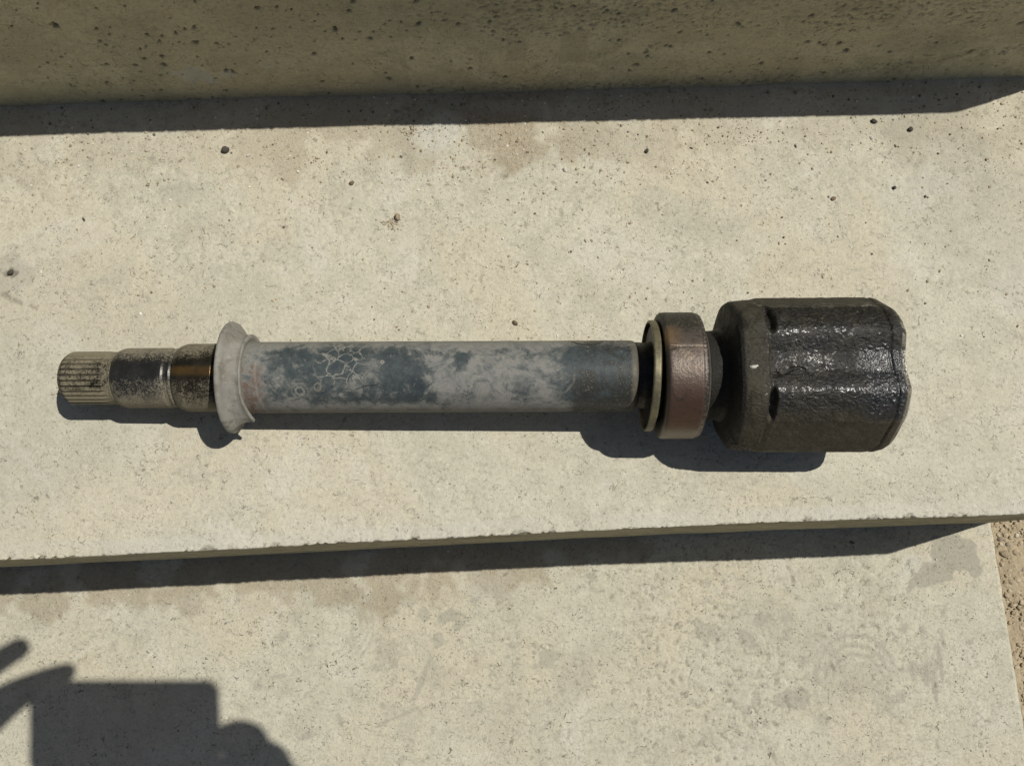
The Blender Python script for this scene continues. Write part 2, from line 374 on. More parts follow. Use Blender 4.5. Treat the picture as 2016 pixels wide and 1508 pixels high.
        for (xa, xb, za, zb) in ((.022, .037, .036, .062), (.056, .075, .034, .066)):     # squarish yellow leftovers of form oil
            bx = ss(xa, xa + .002, X) * (1 - ss(xb - .002, xb, X)) * ss(za, za + .002, Z) * (1 - ss(zb - .003, zb + .006, Z)) * on
            g['dust'][:] = np.maximum(g['dust'], .45 * bx)
        rb(-.06, .09, .10, .03, .35, 'grey', 0, .6, .5); rb(.0, .1, .05, .02, .5, 'grey', 0, .8, .5); rb(-.20, .065, .03, .02, .25, 'grey', .3, .8, .5)
        g['grey'][:] = np.maximum(g['grey'], .35 * ss(-.1, .6, fbm(X * 13, SS * 22, 4, 98)) * on)

NW1 = ([-1.3, -.2929, -.1876, -.0807, .0278, .1381, .2338, .3358, .45], [-.0011, -.0011, -.0006, .0002, .0009, .0013, .0007, -.0005, -.0008])
up = step_mesh('concrete_step', .66, Y0, H, H + .012, (-.36, E - .004), (.33, .335), mat_riser, 5, 'upper', ([-1.3, -.37, -.17, .02, .19, .34, .5], [-.0030, -.0028, -.0006, -.0006, -.0018, -.0024, -.0024]), .0011, .0010, .125,
               ([-1.3, -.32, -.15, .02, .2, .35, .5], [-.0010, -.0010, .0002, .0006, .0010, .0018, .0020]))
mid = step_mesh('concrete_step', Y0 + .012, Y1, 0, H + .012, (-.345, E - .004), (Y1 + .001, Y0 + .012), mat_tread, 55, 'middle', NW1, .0009, .0016)
low = step_mesh('concrete_step', Y1 + .012, -.284, -H, .16, (-.47, E - .004), (-.19, Y1 + .012), mat_low, 155, 'lower', None, .0010, .004)
for o, l in ((up, 'highest concrete step whose shaded upright face closes the top of the view'),
             (mid, 'middle concrete step whose sunny tread carries the drive shaft'),
             (low, 'lowest concrete step where the hands and phone cast their shadow')):
    tag(o, l, kind='structure')

# ------------------------------------------------------------------ soil and gravel beside the steps
N = NT('soil'); v = N.obj()
f1 = N.noise(v, 60, 5, .6); f2 = N.noise(v, 500, 4, .65)
c = N.mix(N.step(f1, .35, .65), (.46, .385, .265), (.38, .315, .215)); c = N.mix(N.step(f2, .35, .7, 0, .6), c, (.25, .195, .12))
mat_soil = N.fin(c, .95, N.bump(f2, .8, .0012), spec=.15)
ZG = -H - .022
xs = np.unique(np.concatenate([np.linspace(-8, -1.4, 8), np.linspace(-1.4, .39, 30), np.arange(.39, .56, .0012), np.linspace(.56, 8, 12)]))
ys = np.unique(np.concatenate([np.linspace(-8, -.3, 12), np.arange(-.25, .12, .0012), np.linspace(.12, 8, 14)]))
X, Y = np.meshgrid(xs, ys)
Zs = ZG + .0018 * fbm(X * 30, Y * 30, 4, 200) + .0006 * fbm(X * 240, Y * 240, 3, 201)
Zs = np.where((X < .36), ZG - .13, Zs)
Zs = Zs + .0008
V = np.stack([X, Y, Zs], -1).reshape(-1, 3)
soil = link('ground', mesh_np('ground', V, grid_faces(len(ys), len(xs))), mat_soil); tag(soil, kind='structure')

# stones: a few irregular shapes
def stone_mesh(seed, sub=2, flat=.7, sharp=.25):
    bm = bmesh.new(); bmesh.ops.create_icosphere(bm, subdivisions=sub, radius=1)
    r_ = random.Random(seed)
    pl = [(Vector((r_.gauss(0, 1), r_.gauss(0, 1), r_.gauss(0, 1))).normalized(), r_.uniform(.62, .9)) for _ in range(9)]
    for vv in bm.verts:
        for n_, d in pl:
            k = vv.co.dot(n_)
            if k > d: vv.co -= n_ * (k - d) * .9
        vv.co *= 1 + r_.uniform(-.05, .05) * sharp * 2
        vv.co.z *= flat
    me = bpy.data.meshes.new('stone'); bm.to_mesh(me); bm.free(); return me
def stone_mat(name, col, var=.3):
    N = NT(name); v = N.obj(); n = N.noise(v, 2.5, 5, .6); n2 = N.noise(v, 9, 3, .6)
    c = N.mix(N.step(n, .35, .65), col, tuple(x * (1 - var) for x in col)); c = N.mix(N.step(n2, .55, .7, 0, .5), c, (.42, .36, .25))
    return N.fin(c, .85, N.bump(n2, .5, .15), spec=.25)
SM = {'dark': stone_mat('dark_stone', (.105, .10, .085)), 'brown': stone_mat('brown_stone', (.26, .20, .13)), 'tan': stone_mat('tan_stone', (.46, .38, .26), .2),
      'white': stone_mat('white_stone', (.80, .77, .70), .1), 'grey': stone_mat('grey_stone', (.42, .37, .29), .25)}
def pebble(x, y, z, r, mk, label, seed, el=(1, 1, 1), rz=0, nm='pebble', grp='loose pebbles on the middle step', sharp=.25):
    me = stone_mesh(seed, 2, .72, sharp); o = link(nm, me, SM[mk])
    o.location = (x, y, z + r * .45 * el[2]); o.scale = (r * el[0], r * el[1], r * el[2]); o.rotation_euler = (0, 0, rz)
    tag(o, label, 'pebble' if nm == 'pebble' else 'stone', grp)
PB = [(-.1657, .2786, .0026, 'dark', 'dark grey angular pebble standing alone below the left part of the wall shadow', (1.1, .9, 1.2), .3),
 (-.0518, .2272, .0024, 'tan', 'tan rounded lump beside a heap of dark crumbs above the tube', (1, 1.15, 1.2), .2),
 (-.0818, .2521, .0017, 'brown', 'small round brown pebble up and left of the tan lump', (1.2, .95, 1), .2),
 (.0228, .1515, .0016, 'brown', 'brown two-piece pebble just above the middle of the tube', (.8, 1.4, 1), .7),
 (.2770, .2869, .0020, 'dark', 'dark brown oval pebble at the edge of the wall shadow on the right', (1.3, .85, 1), -.4),
 (.3014, .2800, .0018, 'dark', 'dark round pebble right of the oval one near the wall shadow', (1, 1.1, 1.1), .1),
 (-.3006, .1972, .0019, 'dark', 'dark stone sunk in a grey hollow at the left edge', (1.3, .9, .8), .6),
 (.0611, .2575, .0014, 'white', 'single bright white chip above the middle of the shaft', (.9, 1.3, 1), .2),
 (.1176, .2692, .0017, 'dark', 'dark triangular pebble above the right half of the tube', (.8, 1.3, 1.2), -.5),
 (.2414, .2307, .0016, 'brown', 'brownish flat pebble above the joint housing', (1.3, .9, .8), .5),
 (.2842, .2371, .0014, 'dark', 'very dark little round pebble above the right end of the housing', (1, 1, 1.1), 0),
 (.2736, .2747, .0013, 'white', 'white chip just below the dark oval pebble at the wall shadow', (.8, 1.2, .8), .5),
 (-.1505, .2745, .0013, 'white', 'cream coloured sliver right of the dark angular pebble', (.6, 1.6, .9), -.9),
 (-.2567, .2325, .0013, 'dark', 'thin dark sliver lying alone at the left', (.6, 1.6, .8), .5),
 (-.0513, .3042, .0011, 'grey', 'pale grey pebble in the wall shadow just left of the joint', (1, 1.2, 1), .4),
 (.2057, .3110, .0014, 'grey', 'pale pebble in the wall shadow, left one of a close pair', (1, 1.1, 1), .2),
 (.2246, .3105, .0014, 'grey', 'pale pebble in the wall shadow, right one of a close pair', (.9, 1.2, 1), .8)]
for i, (x, y, r_, mk, l, el, rz) in enumerate(PB): pebble(x, y, 0.0001, r_, mk, l, 31 + i, el, rz)
GS = [(.4425, -.0107, .0034, 'tan', 'broad tan stone against the step end, largest of the gravel patch', (1.25, 1, .8), .2),
 (.4512, -.0100, .0026, 'tan', 'second tan stone touching the right side of the largest one', (.9, 1.1, .9), .8),
 (.4405, .0020, .0024, 'grey', 'greyish stone above the largest stone beside the step end', (1.3, .9, 1), -.2),
 (.4462, -.0030, .0021, 'grey', 'angular pale stone between the greyish stone and the large tan ones', (1, 1, 1.1), .4),
 (.4436, -.0342, .0022, 'tan', 'oblong tan stone lower down along the step end', (.9, 1.4, .9), .6),
 (.4560, -.0240, .0020, 'grey', 'grey stone at the right edge halfway down the gravel patch', (1.1, .9, 1), 1.)]
for i, (x, y, r_, mk, l, el, rz) in enumerate(GS): pebble(x, y, ZG + .0006, r_, mk, l, 81 + i, el, rz, 'stone', 'larger stones in the gravel beside the lowest step')

def scatter(name, pts, radii, mat, zfun, seed, smooth=False):
    """many tiny stones joined in one mesh"""
    base = []
    for k in range(6):
        me = stone_mesh(seed + k, 1 if k < 6 else 2, .75, .5)
        vv = np.zeros(len(me.vertices) * 3); me.vertices.foreach_get('co', vv)
        ff = np.zeros(len(me.polygons) * 3, np.int32); me.polygons.foreach_get('vertices', ff)
        base.append((vv.reshape(-1, 3), ff.reshape(-1, 3))); bpy.data.meshes.remove(me)
    Vs = []; Fs = []; As = []; o = 0
    for (x, y), r_ in zip(pts, radii):
        b, f = base[rng.integers(6)]; a = rng.uniform(0, 2 * PI); c_, s_ = math.cos(a), math.sin(a)
        sx, sy, sz = r_ * rng.uniform(.7, 1.35), r_ * rng.uniform(.7, 1.2), r_ * rng.uniform(.6, 1.1)
        P = b * (sx, sy, sz); Q = np.stack([P[:, 0] * c_ - P[:, 1] * s_ + x, P[:, 0] * s_ + P[:, 1] * c_ + y, P[:, 2] + zfun(x, y) + sz * .35], -1)
        Vs.append(Q); Fs.append(f + o); o += len(Q); As.append(np.full(len(Q), rng.random()))
    me = mesh_np(name, np.concatenate(Vs), np.concatenate(Fs), smooth, {'tint': np.concatenate(As)})
    return tag(link(name, me, mat), None, None, None, 'stuff')
N = NT('grit'); t = N.attr('tint'); n = N.noise(N.obj(), 900, 3, .6)
c = N.mix(N.step(t, .1, .7), (.33, .27, .18), (.50, .43, .31)); c = N.mix(N.step(t, .91, .92), c, (.80, .77, .70)); c = N.mix(N.step(t, .09, .08), c, (.13, .115, .09))
c = N.mix(N.step(n, .4, .6, 0, .4), c, (.35, .28, .19)); mat_grit = N.fin(c, .9, spec=.2)
pts = []; rad = []
while len(pts) < 5600:
    x = rng.uniform(-.34, .40); d = rng.exponential(.022) if rng.random() < .72 else rng.uniform(0, .2)
    dens = .55 + .6 * math.exp(-((x - .03) / .09) ** 2)
    if rng.random() > dens or d > .26: continue
    y = Y0 - .001 - d
    pts.append((x, y)); rad.append(.00022 + .0010 * rng.random() ** 3.5)
for (x, y, n_, sp) in ((-.0562, .2230, 70, .0028), (-.0420, .2905, 40, .006), (.027, .281, 60, .009), (.1319, .2535, 26, .0022), (-.043, .258, 14, .004), (-.11, .272, 30, .007), (.19, .28, 60, .012), (-.02, .262, 25, .006)):
    for _ in range(n_): pts.append((rng.normal(x, sp), rng.normal(y, sp * .7))); rad.append(rng.uniform(.0002, .0009))
g1 = scatter('grit', pts, rad, mat_grit, lambda x, y: 0.0, 300); g1['label'] = 'loose sand and crumbs on the middle step'
pts = []; rad = []
while len(pts) < 2200:
    x = rng.uniform(-.45, .415); d = rng.exponential(.016) if rng.random() < .6 else rng.uniform(0, .18)
    if rng.random() > (1.0 if x < .1 else .7): continue
    pts.append((x, Y1 - .001 - d)); rad.append(.0002 + .0007 * rng.random() ** 4.5)
g2 = scatter('grit', pts, rad, mat_grit, lambda x, y: -H, 320); g2['label'] = 'loose sand and crumbs on the lowest step'
pts = []; rad = []
while len(pts) < 5200:
    x = rng.uniform(E + .0005, .56); y = rng.uniform(-.22, .08)
    k = math.exp(-((x - .437 - .04 * max(0, -y)) / .022) ** 2) + .25
    if rng.random() > k: continue
    pts.append((x, y)); rad.append(.0003 + .0021 * rng.random() ** 4)
N = NT('gravel'); t = N.attr('tint'); n = N.noise(N.obj(), 500, 4, .6)
c = N.mix(N.step(t, .1, .8), (.34, .275, .18), (.50, .43, .31)); c = N.mix(N.step(t, .95, .96), c, (.66, .62, .52)); c = N.mix(N.step(n, .4, .6, 0, .6), c, (.36, .285, .185))
gv = scatter('gravel', pts, rad, N.fin(c, .92, N.bump(n, .5, .0008), spec=.2), lambda x, y: ZG + .0008, 340); gv['label'] = 'gravel and crumbs of soil beside the lowest step'

# ------------------------------------------------------------------ the shaft
shaft = bpy.data.objects.new('drive_shaft', None); C.objects.link(shaft); shaft.empty_display_size = .05
AX = Vector((1, -.0420, .0365)).normalized()
P0 = Vector((0, .1086, .0380))                             # point of the axis at t = 0
uz = (Vector((0, 0, 1)) - AX * AX.z).normalized(); uy = uz.cross(AX)
shaft.matrix_world = Matrix([[AX[i], uy[i], uz[i], (0, P0.y, 0)[i]] for i in range(3)] + [[0, 0, 0, 1]])
tag(shaft, 'greasy intermediate drive shaft with splined end, pale dust shield, rusty bearing and black joint housing', 'drive shaft')
ZA = .0380 / uz.z                                           # axis height in the empty's frame
def lathe(name, prof, mat, nth=128, rf=None, disp=None, dt=None, parent=shaft, closed=False, tilt=0, sx=0):
    """prof: list of (t, r) in mm; rf(T, TH, R) shapes the radius; TH = 0 is up, positive towards the viewer"""
    P = np.array(prof, float)
    if dt:
        L = np.concatenate([[0], np.cumsum(np.hypot(*np.diff(P, axis=0).T))]); k = []
        for i in range(len(P) - 1): k.append(np.linspace(L[i], L[i + 1], max(1, int(round((L[i + 1] - L[i]) / dt))) + 1)[:-1])
        k = np.append(np.concatenate(k), L[-1]); P = np.stack([np.interp(k, L, P[:, 0]), np.interp(k, L, P[:, 1])], -1)
    th = np.linspace(-PI, PI, nth, endpoint=False)
    T, TH = np.meshgrid(P[:, 0], th, indexing='ij'); Rr = np.repeat(P[:, 1:2], nth, 1)
    if rf: T, Rr = rf(T, TH, Rr)
    Lr = Rr.copy()
    if disp is not None: Rr = Rr + disp(T, TH, Rr) * np.clip(Rr / 4, 0, 1)
    V = np.stack([T, -Rr * np.sin(TH), Rr * np.cos(TH)], -1)
    if tilt or sx: V[..., 0] += tilt * V[..., 1] + sx
    uv = np.stack([T, TH / PI * 180, Lr], -1)
    V = V * .001; V[..., 2] += ZA
    F = grid_faces(len(P), nth, True)
    if closed:
        i, m = len(P) - 1, nth; j = np.arange(nth); F = np.concatenate([F, np.stack([i * m + j, i * m + (j + 1) % m, (j + 1) % m, j], -1)])
    me = mesh_np(name, V.reshape(-1, 3), F, True, {'ax': uv.reshape(-1, 3)})
    me.update()
    return link(name, me, mat, parent)
def sharp(o, deg=32):
    me = o.data; bm = bmesh.new(); bm.from_mesh(me)
    for e in bm.edges:
        if len(e.link_faces) == 2 and e.calc_face_angle(0) > math.radians(deg): e.smooth = False
    bm.to_mesh(me); bm.free(); return o

DUST = (.255, .225, .155)
def axn(N):
    a = N.attr('ax', True); s = N.sep(a); return s[0], s[1], s[2]
def side(N, th, a, b):                                      # 1 near the upward line, 0 beyond b degrees
    d = N.math('ABSOLUTE', N.math('SUBTRACT', th, 0.0)); return N.step(d, a, b, 1, 0)

# dark oiled steel under dry dust (both machined sections and the splines)
def dusty_steel(name, base, lo, hi, amber_glint=0.0, dustcol=DUST, streak=False):
    N = NT(name); v = N.obj(); t, th, r_ = axn(N)
    big = N.noise(v, 70, 4, .6, .5); fine = N.noise(v, 1500, 3, .7); f2 = N.noise(v, 500, 4, .7)
    sv = N.scale(v, (1, 1, 1)); st = N.noise(sv, 120, 4, .7)
    c = N.mix(N.step(st, .3, .7), base, tuple(x * .55 for x in base))
    tw = th
    dm = N.math('ADD', N.math('MULTIPLY', big, .65), N.math('MULTIPLY', fine, 1.15)); dm = N.math('ADD', dm, N.math('MULTIPLY', f2, .70))
    edge = N.step(N.math('ABSOLUTE', N.math('ADD', tw, -6.0)), 20, 75, 0, .34)
    dm = N.math('ADD', dm, edge)
    if name[:7] != 'splines': dm = N.math('SUBTRACT', dm, N.step(N.math('ABSOLUTE', N.math('ADD', tw, 3.0)), 26, 6, 0, .30))
    dm = N.step(dm, lo, hi)
    if amber_glint:
        am = N.math('MULTIPLY', N.step(N.math('ABSOLUTE', N.math('ADD', tw, -1.0)), 3, 12, 1, 0), N.step(big, .3, .6, .3, 1))  # amber highlight along the upward line, painted into the base colour
        c = N.mix(N.math('MULTIPLY', am, amber_glint), c, (.30, .165, .04))
    c = N.mix(N.math('MULTIPLY', dm, .92), c, dustcol)
    gv_ = N.math('MULTIPLY', N.step(r_, 15.45, 14.85), N.math('MULTIPLY', N.step(t, -243.4, -242), N.step(t, -217.0, -219.0))); c = N.mix(N.math('MULTIPLY', gv_, .7), c, (.016, .014, .009))
    return N.fin(c, N.step(dm, 0, .6, .27, .9), N.bump(N.math('ADD', fine, f2), .35, .0003), N.step(dm, 0, .5, .6, 0), .4)
mat_sec2 = dusty_steel('blued_steel_dusty', (.062, .060, .055), 1.12, 1.72)
mat_sec3 = dusty_steel('oily_steel_dusty', (.046, .040, .027), 1.14, 1.74, .35)
mat_spl = dusty_steel('splines_dusty', (.028, .025, .018), 1.0, 1.42, 0, (.225, .197, .13))

def spline_rf(T, TH, R):
    n = 29; ph = (TH * n / (2 * PI)) % 1.0; gro = ss(.26, .36, ph) * (1 - ss(.56, .66, ph))
    fill = .7 + .5 * ss(-.4, .9, np.sin(TH - .25))       # dust fills the grooves on the far side
    wgt = ss(-245.5, -243, T) * (1 - ss(-219.5, -215, T))
    return T, R - gro * 1.25 * wgt * fill * (R > 12)
n1 = lambda a, f, sd: (lambda T, TH, R: a * fbm(T * f, TH * 16 * f, 3, sd))
sharp(lathe('splined_end', [(-245.4, 0), (-245.4, 9.5), (-245.0, 11.2), (-243.6, 13.4), (-241.6, 15.0), (-239.8, 15.8), (-219, 15.8), (-216.5, 15.5), (-214, 15.5), (-212.8, 15.9), (-212.4, 15.5)], mat_spl, 29 * 22, spline_rf, n1(.10, .6, 1), .8), 50)
lathe('machined_section', [(-213.4, 12), (-213.2, 15.0), (-211.8, 16.3), (-209.2, 17.4), (-207.7, 17.7), (-182, 17.75), (-181.6, 17.2), (-178.9, 17.0), (-178.6, 17.5), (-177.6, 17.6), (-177.2, 16.8), (-176.2, 16.8)], mat_sec2, 160, None, n1(.03, .5, 2), .8)
lathe('shouldered_section', [(-176.7, 15), (-176.6, 17.4), (-175.2, 18.7), (-172.6, 19.8), (-171, 20.1), (-152.5, 20.1), (-151.9, 19.2), (-150.6, 19.0), (-143, 19.0)], mat_sec3, 160, None, n1(.03, .5, 3), .8)

# pale cast dust shield
N = NT('shield_alloy'); v = N.obj(); b = N.noise(v, 60, 5, .6); f = N.noise(v, 420, 4, .65); d = N.noise(v, 150, 4, .6, .8)
c = N.mix(N.step(b, .35, .65), (.27, .26, .225), (.22, .21, .185)); c = N.mix(N.step(d, .52, .66, 0, .7), c, (.115, .112, .098)); c = N.mix(N.step(N.noise(v, 38, 4, .7), .5, .62, 0, .5), c, (.17, .155, .12)); c = N.mix(N.step(f, .55, .7, 0, .4), c, (.34, .32, .28))
mat_shield = N.fin(c, .72, N.bump(f, .4, .0005), .0, .4)
def shield_rf(T, TH, R):
    a = np.degrees(TH)
    cut = ss(87, 90, a + .7 * (T + 139)) * (1 - ss(140, 150, a)) * ((T > -144.4) & (R > 22)).astype(float)
    R = R * (1 - cut) + np.minimum(R, 22.6) * cut; T = T * (1 - cut) + np.minimum(T, -139) * cut
    lip = (R > 23.6).astype(float) * ss(30, 86, a) * (1 - cut); R = R + lip * 2.0 * ss(-144.5, -141, T); T = T + lip * 3.4 * ss(-141, -134.5, T)
    rim = ss(29, 32, R); T = T + rim * .35 * np.sin(TH * 2 + 1)
    return T, R
lathe('dust_shield', [(-143.6, 20.6), (-145.2, 26), (-146.3, 31.4), (-146.5, 32.3), (-146.0, 32.9), (-145.1, 33.0), (-144.2, 32.7), (-143.3, 31.6), (-142.3, 29.5), (-140.9, 27.3), (-138.8, 25.9), (-136.8, 25.1), (-135.5, 25.2), (-134.7, 25.6), (-134.0, 25.2), (-133.8, 23.9), (-134.1, 22.8), (-134.8, 21.8), (-135.2, 20.6)], mat_shield, 300, shield_rf, n1(.10, .35, 4), .5, closed=True)

# tube: slate paint under dried mud, crackled in one place, rust at the left end
N = NT('tube_paint'); v = N.obj(); t, th, r_ = axn(N); tw = th
b = N.noise(v, 34, 6, .7, 1.2); m = N.noise(v, 95, 6, .7, 1.0); f = N.noise(v, 900, 4, .7); f2 = N.noise(v, 300, 4, .65)
dark = N.mix(N.step(f2, .35, .65), (.058, .073, .074), (.035, .046, .049))
pale = N.mix(N.step(m, .3, .6), (.135, .142, .136), N.mix(N.step(f, .35, .7), (.245, .240, .215), (.178, .177, .160)))
cov = N.math('ADD', N.math('MULTIPLY', b, .9), N.math('MULTIPLY', m, .55)); cov = N.math('ADD', cov, N.math('MULTIPLY', f, .22)); cov = N.math('ADD', cov, N.math('MULTIPLY', f2, .28)); cov = N.math('SUBTRACT', cov, .19)
# more cover on the flanks and on the right half, less in the two slate fields
fl = N.step(N.math('ABSOLUTE', N.math('ADD', tw, -10.0)), 38, 66, 0, .22); cov = N.math('ADD', cov, fl)
tj = N.math('ADD', t, N.math('MULTIPLY', N.math('SUBTRACT', b, .5), 60.0))
def zone(t0, t1, s, amp, t=tj): return N.math('MULTIPLY', N.math('MULTIPLY', N.step(t, t0 - s, t0 + s), N.step(t, t1 - s, t1 + s, 1, 0)), amp)
for z in ((-142, -124, 7, .14), (-122, -64, 9, -.05), (-56, -26, 9, -.13), (-16, 40, 12, .05), (48, 120, 9, -.16)):
    cov = N.math('ADD', cov, zone(*z))
cm = N.step(cov, .66, .90)
c = N.mix(cm, dark, pale)
# crackle: pale veins around dark plates
wv = N.n('ShaderNodeVectorMath'); wv.operation = 'ADD'; N.put(wv.inputs[0], v)
nv = N.n('ShaderNodeTexNoise'); nv.inputs['Scale'].default_value = 160; nv.inputs['Detail'].default_value = 4; N.put(nv.inputs['Vector'], v); sc_ = N.n('ShaderNodeVectorMath'); sc_.operation = 'SCALE'; N.put(sc_.inputs[0], nv.outputs['Color']); sc_.inputs['Scale'].default_value = .0085; N.put(wv.inputs[1], sc_.outputs[0])
cell = N.vor(wv.outputs[0], 135, 'DISTANCE_TO_EDGE'); vein = N.step(N.math('ADD', cell, N.math('MULTIPLY', N.math('SUBTRACT', m, .5), .22)), .0, .075, 1, 0)
cz = N.math('MULTIPLY', zone(-92, -64, 5, 1.0, t), N.step(N.math('ABSOLUTE', N.math('ADD', tw, 20.0)), 30, 62, 1, 0))
cz = N.math('MULTIPLY', cz, N.step(m, .36, .5))
c = N.mix(N.math('MULTIPLY', cz, .7), c, dark); c = N.mix(N.math('MULTIPLY', vein, N.math('MULTIPLY', cz, .9)), c, (.27, .26, .225))
# khaki flanks
c = N.mix(N.step(N.math('ABSOLUTE', N.math('ADD', tw, -12.0)), 52, 82, 0, .42), c, (.19, .177, .135))
# rust near the shield
ru = N.math('MULTIPLY', N.step(t, -127, -119, 1, 0), N.step(N.math('ADD', m, N.step(N.math('ADD', tw, -12.0), -55, 0, -.3, .12)), .42, .60))
ru = N.math('MULTIPLY', ru, N.step(N.math('ADD', N.math('MULTIPLY', f2, .6), N.math('MULTIPLY', N.noise(v, 170, 6, .75, 1.0), .8)), .58, .82)); c = N.mix(N.math('MULTIPLY', ru, .85), c, N.mix(N.step(f, .35, .65), (.085, .048, .032), (.17, .105, .075)))
c = N.mix(N.math('MULTIPLY', N.step(t, -131, -140, 0, .5), 1.0), c, (.22, .195, .15))
ed = N.math('SUBTRACT', N.math('ADD', t, N.math('MULTIPLY', m, 7.0)), N.math('MULTIPLY', N.math('ABSOLUTE', tw), .03))
c = N.mix(N.math('MULTIPLY', N.math('MULTIPLY', N.step(ed, -124.2, -123.6), N.step(ed, -123.2, -122.6, 1, 0)), .35), c, (.30, .27, .22))
def ringmark(c, t0, a0, r0, w_, col, k, part=None):
    dx_ = N.math('SUBTRACT', t, t0); dy_ = N.math('MULTIPLY', N.math('SUBTRACT', tw, a0), .367)
    d_ = N.math('SQRT', N.math('ADD', N.math('MULTIPLY', dx_, dx_), N.math('MULTIPLY', dy_, dy_)))
    d_ = N.math('ABSOLUTE', N.math('SUBTRACT', N.math('ADD', d_, N.math('MULTIPLY', N.math('SUBTRACT', m, .5), 5.0)), r0))
    kk = N.step(d_, w_, w_ * .3, 0, k)
    if part is not None: kk = N.math('MULTIPLY', kk, part(dx_, dy_))
    return N.mix(kk, c, col)
c = ringmark(c, -101.5, 34, 2.6, .9, (.24, .235, .20), .7); c = ringmark(c, -101.5, 34, 4.6, .8, (.20, .195, .165), .4)
c = ringmark(c, -54.5, -11, 1.0, .6, (.27, .26, .225), .8); c = ringmark(c, -91, 28, 1.8, .8, (.22, .20, .16), .6)
c = ringmark(c, 63, -72, 9.5, 1.5, (.020, .020, .018), .85, lambda dx_, dy_: N.step(dy_, 2, 6))
c = ringmark(c, 63, -72, 0, 8.5, (.17, .155, .115), .6); c = ringmark(c, 44, 12, 11, 1.0, (.20, .185, .15), .5, lambda dx_, dy_: N.math('MULTIPLY', N.step(dx_, 2, 6), N.step(dy_, -3, 1)))
c = ringmark(c, -4, 34, 0, 7, (.040, .038, .030), .6, lambda dx_, dy_: N.step(N.noise(v, 300, 5, .75, 1.5), .5, .6)); c = ringmark(c, -34, 20, 0, 7, (.028, .036, .042), .75)
# dark greasy right end with sandy speckle
gr = N.math('MULTIPLY', N.step(N.math('ADD', tj, N.math('MULTIPLY', m, 26.0)), 60, 76), N.step(N.math('ADD', m, N.math('MULTIPLY', N.step(th, 0, 30), .12)), .42, .62))
c = N.mix(N.math('MULTIPLY', gr, .8), c, (.026, .024, .02))
spk = N.step(N.math('ADD', N.math('MULTIPLY', f, 1.0), N.math('MULTIPLY', m, .35)), .76, .84)
c = N.mix(N.math('MULTIPLY', N.math('MULTIPLY', spk, N.step(t, 50, 66)), .5), c, DUST)
c = N.mix(N.math('MULTIPLY', N.step(t, 86.5, 88.5), .45), c, (.16, .14, .10))
# scattered fine white flecks
fk = N.vor(v, 260); c = N.mix(N.step(fk, .06, .03, 0, .35), c, (.30, .29, .26))
c = N.mix(N.math('MULTIPLY', N.step(N.noise(N.scale(v, (.55, 1, 1)), 210, 5, .75, 1.2), .60, .70), .6), c, (.045, .047, .042))
c = N.mix(N.math('MULTIPLY', N.step(N.noise(v, 150, 5, .75, 2.2), .62, .68), .4), c, (.27, .26, .225))
mat_tube = N.fin(c, N.step(cm, 0, 1, .55, .85), N.bump(N.math('ADD', f2, N.math('MULTIPLY', cm, .5)), .35, .0005), 0, .35)
lathe('tube', [(-138, 18), (-137.8, 20.6), (-136, 21.0), (88.5, 20.9), (90.3, 20.5), (91.3, 19.6), (91.6, 17)], mat_tube, 180, None, n1(.05, .12, 6), 2.0)

def thin_tube(name, pts, rad, mat, parent):                # scratch or wire following the tube's surface; pts = (t, theta deg)
    V = []; F = []; k = 5
    for i, (t, a, r0) in enumerate(pts):
        a = math.radians(a); c_ = np.array([t, -r0 * math.sin(a), r0 * math.cos(a)]); e1 = np.array([0, -math.sin(a), math.cos(a)]); 
        tn = np.array([1, 0, 0]) if i in (0,) else None
        q = pts[min(i + 1, len(pts) - 1)]; p = pts[max(i - 1, 0)]
        f_ = lambda u: np.array([u[0], -u[2] * math.sin(math.radians(u[1])), u[2] * math.cos(math.radians(u[1]))])
        tn = f_(q) - f_(p); tn /= np.linalg.norm(tn); e2 = np.cross(tn, e1)
        rr = rad * (.35 if i in (0, len(pts) - 1) else 1)
        for j in range(k): an = 2 * PI * j / k; V.append(c_ + rr * (math.cos(an) * e1 + math.sin(an) * e2))
    V = np.array(V) * .001; V[:, 2] += ZA
    return link(name, mesh_np(name, V, grid_faces(len(pts), k, True)), mat, parent)
N = NT('hair'); mat_hair = N.fin((.02, .018, .015), .6)
thin_tube('hair', [(-70.5 + i * 2.6, 33 - i * 1.7 + (0, .5, 1, .8, .3, 0, .2)[i] * -2.5, 21.12) for i in range(7)], .16, mat_hair, shaft)

# dark stub between tube and bearing
N = NT('black_steel'); v = N.obj(); f = N.noise(v, 300, 4, .6)
mat_black = N.fin(N.mix(N.step(f, .4, .7), (.022, .020, .017), (.05, .043, .033)), .55, N.bump(f, .4, .0004), .3, .4)
lathe('stub', [(91, 16), (91.2, 18.6), (94, 18.6), (94.3, 19.4), (96.5, 19.4), (104, 19.6), (132, 19.6)], mat_black, 120, None, n1(.1, .3, 7), 1.5)

